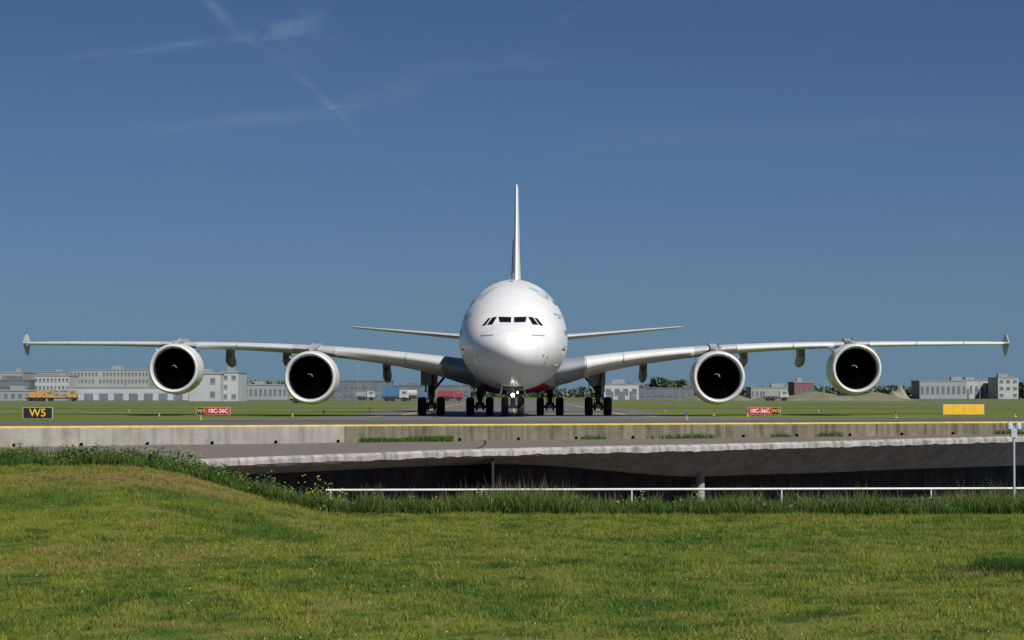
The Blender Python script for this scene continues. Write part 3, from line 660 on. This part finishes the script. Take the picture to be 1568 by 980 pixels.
rl=empty('bank_railing',(0,0,0)); mb=MB(); m_rail=mat('galvanised_white_rail',(.72,.73,.74),.4,.05,3,metal=.1)
xa,xb=-3.95,22; ry=50.0
mb.tube((xa,ry,-.44),(xb,ry+.6,-.40),.025,n=12)
for k in range(9):
    x=xa+.1+k*3.2; y=ry+.6*(x-xa)/(xb-xa); mb.tube((x,y,-3.2),(x,y,-.42),.016)
mb.obj('rail_and_posts',[m_rail],rl,True)
lp=empty('obstruction_light_post',(9.83,46.1,.09)); mb=MB(); z0=float(lawn(np.array([9.83]),np.array([46.1]))[0])-.09
mb.tube((0,0,z0),(0,0,.78),.024,n=14); mb.tube((0,0,z0-.02),(0,0,z0+.03),.09,n=16); mb.tube((0,0,.76),(0,0,.80),.05,n=16); mb.tube((-.13,0,.86),(.13,0,.86),.018)
mb.obj('post',[m_fair],lp,True)
mb=MB()
for s in (-1,1): mb.lathe([(.80,.03),(.82,.062),(.90,.066),(.95,.05),(.965,.0)],(s*.085,0,0),axis='z',n=20)
mb.box(-.055,.055,-.045,.045,.66,.84); mb.obj('lamp_heads',[mat('lamp_grey_blue',(.42,.46,.52),.35,.05)],lp,True)

# ================= SIGNS =================
def text(body,size,loc,m,parent,name):
    cu=bpy.data.curves.new(name,'FONT'); cu.body=body; cu.size=size; cu.align_x='CENTER'; cu.align_y='CENTER'; cu.extrude=.004; cu.offset=.006*size/.5
    t=bpy.data.objects.new(name,cu); sc.collection.objects.link(t); bpy.context.view_layer.update()
    me=bpy.data.meshes.new_from_object(t.evaluated_get(bpy.context.evaluated_depsgraph_get())); bpy.data.objects.remove(t)
    me.materials.clear(); me.materials.append(m); o=bpy.data.objects.new(name,me); o.location=loc; o.rotation_euler=(math.pi/2,0,0); link(o,parent)
m_sblk=mat('sign_black',(.012,.012,.012),.5,.1); m_sred=mat('sign_red',(.45,.015,.03),.5,.1); m_syel=mat('sign_yellow',(.75,.45,.02),.5,.06); m_swht=mat('sign_white',(.75,.75,.72),.5,.05); m_frame=mat('sign_frame',(.35,.35,.33),.5,.1)
def sign(x,y,w_,h_,panels,leg=.12):
    e=empty('taxiway_sign',(x,y,float(gz(y)))); mb=MB()
    mb.box(-w_/2-.03,w_/2+.03,.0,.16,leg-.03,leg+h_+.03,0)
    for q in np.linspace(-w_/2+.12,w_/2-.12,3): mb.box(q-.03,q+.03,.04,.1,-.02,leg-.03,0)
    mb.obj('cabinet',[m_frame],e)
    x0=-w_/2
    for i,(fr,pm,tx,tm,sz) in enumerate(panels):
        x1=x0+w_*fr; m=MB(); m.box(x0+.015,x1-.015,-.012,-.002,leg,leg+h_); m.obj(f'panel_{i+1}',[pm],e)
        if tx: text(tx,sz,((x0+x1)/2,-.02,leg+h_/2),tm,e,f'legend_{i+1}')
        x0=x1
sign(-25.3,125.5,1.55,.56,[(1,m_sblk,'W5',m_syel,.58)])
sign(-21.9,172.5,2.45,.5,[(.28,m_sblk,'W5',m_syel,.40),(.72,m_sred,'18C-36C',m_swht,.40)])
sign(18.6,173.5,2.4,.5,[(.72,m_sred,'18C-36C',m_swht,.40),(.28,m_sblk,'W5',m_syel,.40)])
sign(33.3,173.5,3.0,.72,[(.25,m_syel,'',m_sblk,.4)]*4)
mb_m=[mat('light_body_yellow',(.6,.42,.03),.5,.1),mat('blue_lens',(.03,.08,.5),.2,.1)]
li=[(-17,128.5),(-14,150),(-14,175),(15,150),(15,175),(23,141),(31,145),(-30,124),(-13,215),(14,215),(28,215),(-35,215),(-24,160),(20,190),(9.5,128)]
for (x,y) in li:
    e=empty('taxiway_edge_light',(x,y,float(gz(y)))); mb=MB(); mb.tube((0,0,-.02),(0,0,.28),.03,m=0); mb.tube((0,0,.28),(0,0,.40),.06,.045,m=1); mb.tube((0,0,0),(0,0,.04),.12,m=0); mb.obj('fixture',mb_m,e)

# ================= DISTANT BUILDINGS =================
m_bw=mat('bldg_white_hazed',(.37,.385,.40),.7,.08,.2); m_bg=mat('bldg_grey',(.24,.27,.30),.7,.08,.2); m_bb=mat('bldg_beige',(.29,.295,.285),.7,.08,.2); m_bd=mat('bldg_dark',(.12,.14,.17),.6,.2,.2); m_br=mat('bldg_red',(.18,.065,.07),.7,.1,.2); m_win=mat('window_glass',(.12,.145,.175),.3,.2,.5); m_roof=mat('roof_grey',(.23,.25,.27),.8,.1,.3)  # distance haze is mixed into these building colours as a muted bluish tint
def building(name,pl,pr,ptop,d,m,rows=0,cols=0,depth=18,roof=True,wm=.55,doors=0,winb=0):
    xa,xb=(pl-784)*d/F,(pr-784)*d/F; H=EYE+(604-ptop)*d/F; W=xb-xa
    e=empty(name,((xa+xb)/2,d,0)); mb=MB(); mb.box(-W/2,W/2,0,depth,-.1,H,0); mb.obj('walls',[m],e)
    if roof:
        mb=MB(); mb.box(-W/2-.15,W/2+.15,-.15,depth+.15,H,H+.35,0)
        for _ in range(max(1,int(W/14))): 
            q=rr.uniform(-W/2+2,W/2-2); l=rr.uniform(.8,2.2); mb.box(q-l,q+l,3,6,H+.35,H+.35+rr.uniform(.5,1.4),0)
        mb.obj('roof',[m_roof if m is not m_bd else m_bd],e)
    if rows and cols:
        mb=MB(); mf=MB(); fh=(H-winb)/rows; cw=W/cols
        for r in range(rows):
            for c in range(cols):
                if rr.random()<.06: continue
                x0=-W/2+cw*(c+.5-wm/2); x1=x0+cw*wm; z0=winb+fh*(r+.3); z1=winb+fh*(r+.72); mb.box(x0,x1,-.05,.02,z0,z1,0); mf.box(x0-.1,x1+.1,-.12,.02,z0-.16,z0-.03)
        mb.obj('windows',[m_win],e); mf.obj('sills',[m],e)
    if doors:
        mb=MB()
        for k in range(doors):
            c=-W/2+W*(k+.5)/doors; h=min(4.0,H*.55); w2=min(2,W/doors*.3); mb.box(c-w2,c+w2,-.06,.02,0,h,0)
        mb.obj('doors',[m_bd],e)
building('terminal_building',-30,36,571,760,m_bb,3,14,wm=.7)
building('glass_fronted_hall',-30,46,583,740,m_bd,2,16,depth=8,wm=.8)
building('office_block',47,106,576,800,m_bw,3,10)
building('office_block',60,107,570,840,m_bg,4,9)
building('apartment_block',107,228,567,820,m_bb,4,22,wm=.5)
building('cargo_shed',102,330,594,640,m_bw,0,0,doors=10,depth=12)
building('long_warehouse',-30,104,599,620,m_bg,1,12,doors=0,depth=12)
building('cubic_white_building',290,338,573,560,m_bw,2,2,wm=.3)
building('cubic_white_building',338,365,571,566,m_bw,3,2,wm=.5)
building('low_office',366,440,590,720,m_bg,1,10)
building('fuel_station',488,600,584,780,m_bd,2,12,depth=10)
building('maintenance_shed',600,720,591,760,m_bd,1,10)
building('low_white_hangar',925,978,589,720,m_bw,1,4,doors=3)
building('small_hangar',978,1062,595,760,m_bd,1,8)
building('low_office',1150,1206,594,760,m_bb,1,9)
building('red_shed',1216,1246,586,820,m_br,1,4)
building('white_depot',1408,1480,584,860,m_bg,1,9)
building('white_depot',1466,1532,583,880,m_bw,1,8,wm=.4,doors=3)
building('control_block',1528,1559,579,860,m_bw,3,3)
def mound(name,c,wd,ptop,d,col):
    x=(c-784)*d/F; W=wd*d/F; H=EYE+(604-ptop)*d/F; V=[];Fc=[];n=30
    for j in range(n):
        for i in range(n):
            u,v=-1+2*i/(n-1),-1+2*j/(n-1); r=math.hypot(u,v); z=H*max(0,1-r)**.8*(1+.25*math.sin(7*u+3*v))*1; V.append((x+u*W/2,d+v*W/2,z-.05))
    for j in range(n-1):
        for i in range(n-1): Fc.append((j*n+i,j*n+i+1,(j+1)*n+i+1,(j+1)*n+i))
    meshobj(name,V,Fc,mat(name+'_soil',col,.95,.2,.3),smooth=True)
mound('sand_heap',1375,40,591,640,(.24,.215,.17)); mound('earth_heap',1235,190,600,600,(.17,.165,.10)); mound('earth_heap',1330,150,601,610,(.17,.165,.10)); mound('earth_heap',1100,140,601,600,(.15,.16,.09))
def trees(name,pa,pb,base,d,n,seed,prof,cola,depth=40):
    r=np.random.default_rng(seed); xa,xb=(pa-784)*d/F,(pb-784)*d/F; x=r.uniform(xa,xb,n)
    H=(EYE+(604-prof)*d/F); hgt=H*(.55+.75*fbm(x*.07,x*0+seed,seed)+.35*(fbm(x*.35,x*0+3,seed+5)-.5)); z=hgt*r.uniform(0,1,n)**.7; y=d+r.uniform(0,depth,n); s=r.uniform(.4,1.1,n)
    a=r.uniform(0,math.pi,n); t=r.uniform(-.9,.9,n); d1=np.stack([np.cos(a),np.sin(a),t],-1)*s[:,None]; d2=np.stack([-np.sin(a)*.4,np.cos(a)*.4,1-np.abs(t)*.5],-1)*s[:,None]
    c=np.stack([x,y,z],-1); P=np.stack([c-d1,c-d2,c+d1,c+d2],1).reshape(-1,3)
    me=bpy.data.meshes.new(name); me.from_pydata(P.tolist(),[],np.arange(4*n).reshape(n,4).tolist())
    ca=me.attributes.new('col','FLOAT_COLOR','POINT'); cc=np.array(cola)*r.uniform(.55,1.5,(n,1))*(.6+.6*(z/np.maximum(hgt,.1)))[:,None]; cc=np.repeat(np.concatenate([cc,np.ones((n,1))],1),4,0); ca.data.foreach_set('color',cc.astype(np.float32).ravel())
    me.materials.append(attrmat(name+'_foliage',.8,.1)); link(bpy.data.objects.new(name,me))
trees('distant_trees',-100,1700,0,1250,30000,11,592,(.10,.135,.13))  # tree belt colours include painted-in distance haze, bluest in this far belt
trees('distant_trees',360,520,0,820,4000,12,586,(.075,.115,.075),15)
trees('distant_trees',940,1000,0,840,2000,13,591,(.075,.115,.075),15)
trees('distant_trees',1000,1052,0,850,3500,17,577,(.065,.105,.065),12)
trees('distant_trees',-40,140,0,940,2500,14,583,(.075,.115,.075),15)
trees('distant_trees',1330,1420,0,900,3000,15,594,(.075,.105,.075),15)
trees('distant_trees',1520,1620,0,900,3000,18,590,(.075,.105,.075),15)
e=empty('perimeter_fence',(0,0,0)); mb=MB(); 
for k in range(66): x=-150+k*2; mb.tube((x,545,0),(x,545,2.0),.03,n=6)
mb.box(-150,-20,544.98,545.02,1.9,1.96); mb.obj('posts_and_rails',[m_bg],e)
for p,d,t in ((548,700,560),(1153,700,590),(460,760,572),(86,780,560),(705,700,575),(1262,720,585),(1500,800,570)):
    e=empty('light_mast',((p-784)*d/F,d,0)); H=EYE+(604-t)*d/F; mb=MB(); mb.tube((0,0,0),(0,0,H),.12,.06,n=8); mb.box(-.6,.6,-.15,.15,H,H+.2); mb.obj('mast',[m_bg],e)
def truck(name,p,d,L,H,colm,bodym,kind='box',y_ground=0):
    e=empty(name,((p-784)*d/F,d,0)); mb=MB()
    mb.box(-L/2,L/2,-1.1,1.1,.55,.85,2)
    if kind=='box': mb.box(-L/2,L/2-2.3,-1.2,1.2,.85,H,1); mb.box(-L/2+.1,L/2-2.4,-1.23,-1.2,1.0,1.15,2)
    elif kind=='flat': mb.box(-L/2,L/2-2.5,-1.2,1.2,.85,1.2,1); mb.box(-L/2+1,-L/2+2.6,-1,1,1.2,H*.85,1); mb.tube((-L/2+2.5,-.3,H*.6),(0,-.3,H),.15,m=1); mb.tube((0,-.3,H),(L/2-3,-.3,1.4),.12,m=1)
    else: mb.lathe([(-L/2+.2,.05),(-L/2+.3,.9),(L/2-2.8,.9),(L/2-2.7,.05)],(0,0,1.8),axis='x',n=20,m=1)
    V=[(L/2-2.1,0,.85),(L/2,0,.85),(L/2,0,1.6),(L/2-.35,0,2.5),(L/2-2.1,0,2.5)]
    V2=[(v[0],-1.1,v[2]) for v in V]+[(v[0],1.1,v[2]) for v in V]; mb.add(V2,[(0,1,2,3,4),(9,8,7,6,5)]+[(i,(i+1)%5,5+(i+1)%5,5+i) for i in range(5)],0)
    mb.box(L/2-1.5,L/2-.5,-1.12,-1.09,1.65,2.3,3)
    for q in (-L/2+1,-L/2+2.2,L/2-1.0):
        for s in (-1,1): mb.tube((q,s*1.15-.12,.5),(q,s*1.15+.12,.5),.5,n=18,m=2)
    mb.obj('body',[colm,bodym,m_tyre,m_win],e)
m_or=mat('construction_yellow',(.46,.26,.06),.5,.1); m_blue=mat('ground_vehicle_blue',(.06,.14,.29),.4,.1); m_vw=mat('vehicle_white',(.40,.41,.42),.4,.05); m_fr=mat('vehicle_red',(.30,.04,.05),.4,.1)
truck('crane_truck',85,560,10.5,2.9,m_or,m_or,'flat'); truck('crane_truck',62,566,7,2.6,m_or,m_or,'flat')
truck('catering_truck',606,540,6,3.3,m_vw,m_blue); truck('tanker_truck',634,560,7,2.8,m_blue,m_vw,'tank'); truck('fire_engine',690,560,6,2.4,m_fr,m_fr); truck('delivery_van',1188,580,6,2.4,m_vw,m_bg); truck('service_pickup',465,420,4.8,1.8,m_or,m_or,'flat'); truck('delivery_van',560,620,5,2.3,m_vw,m_bg)
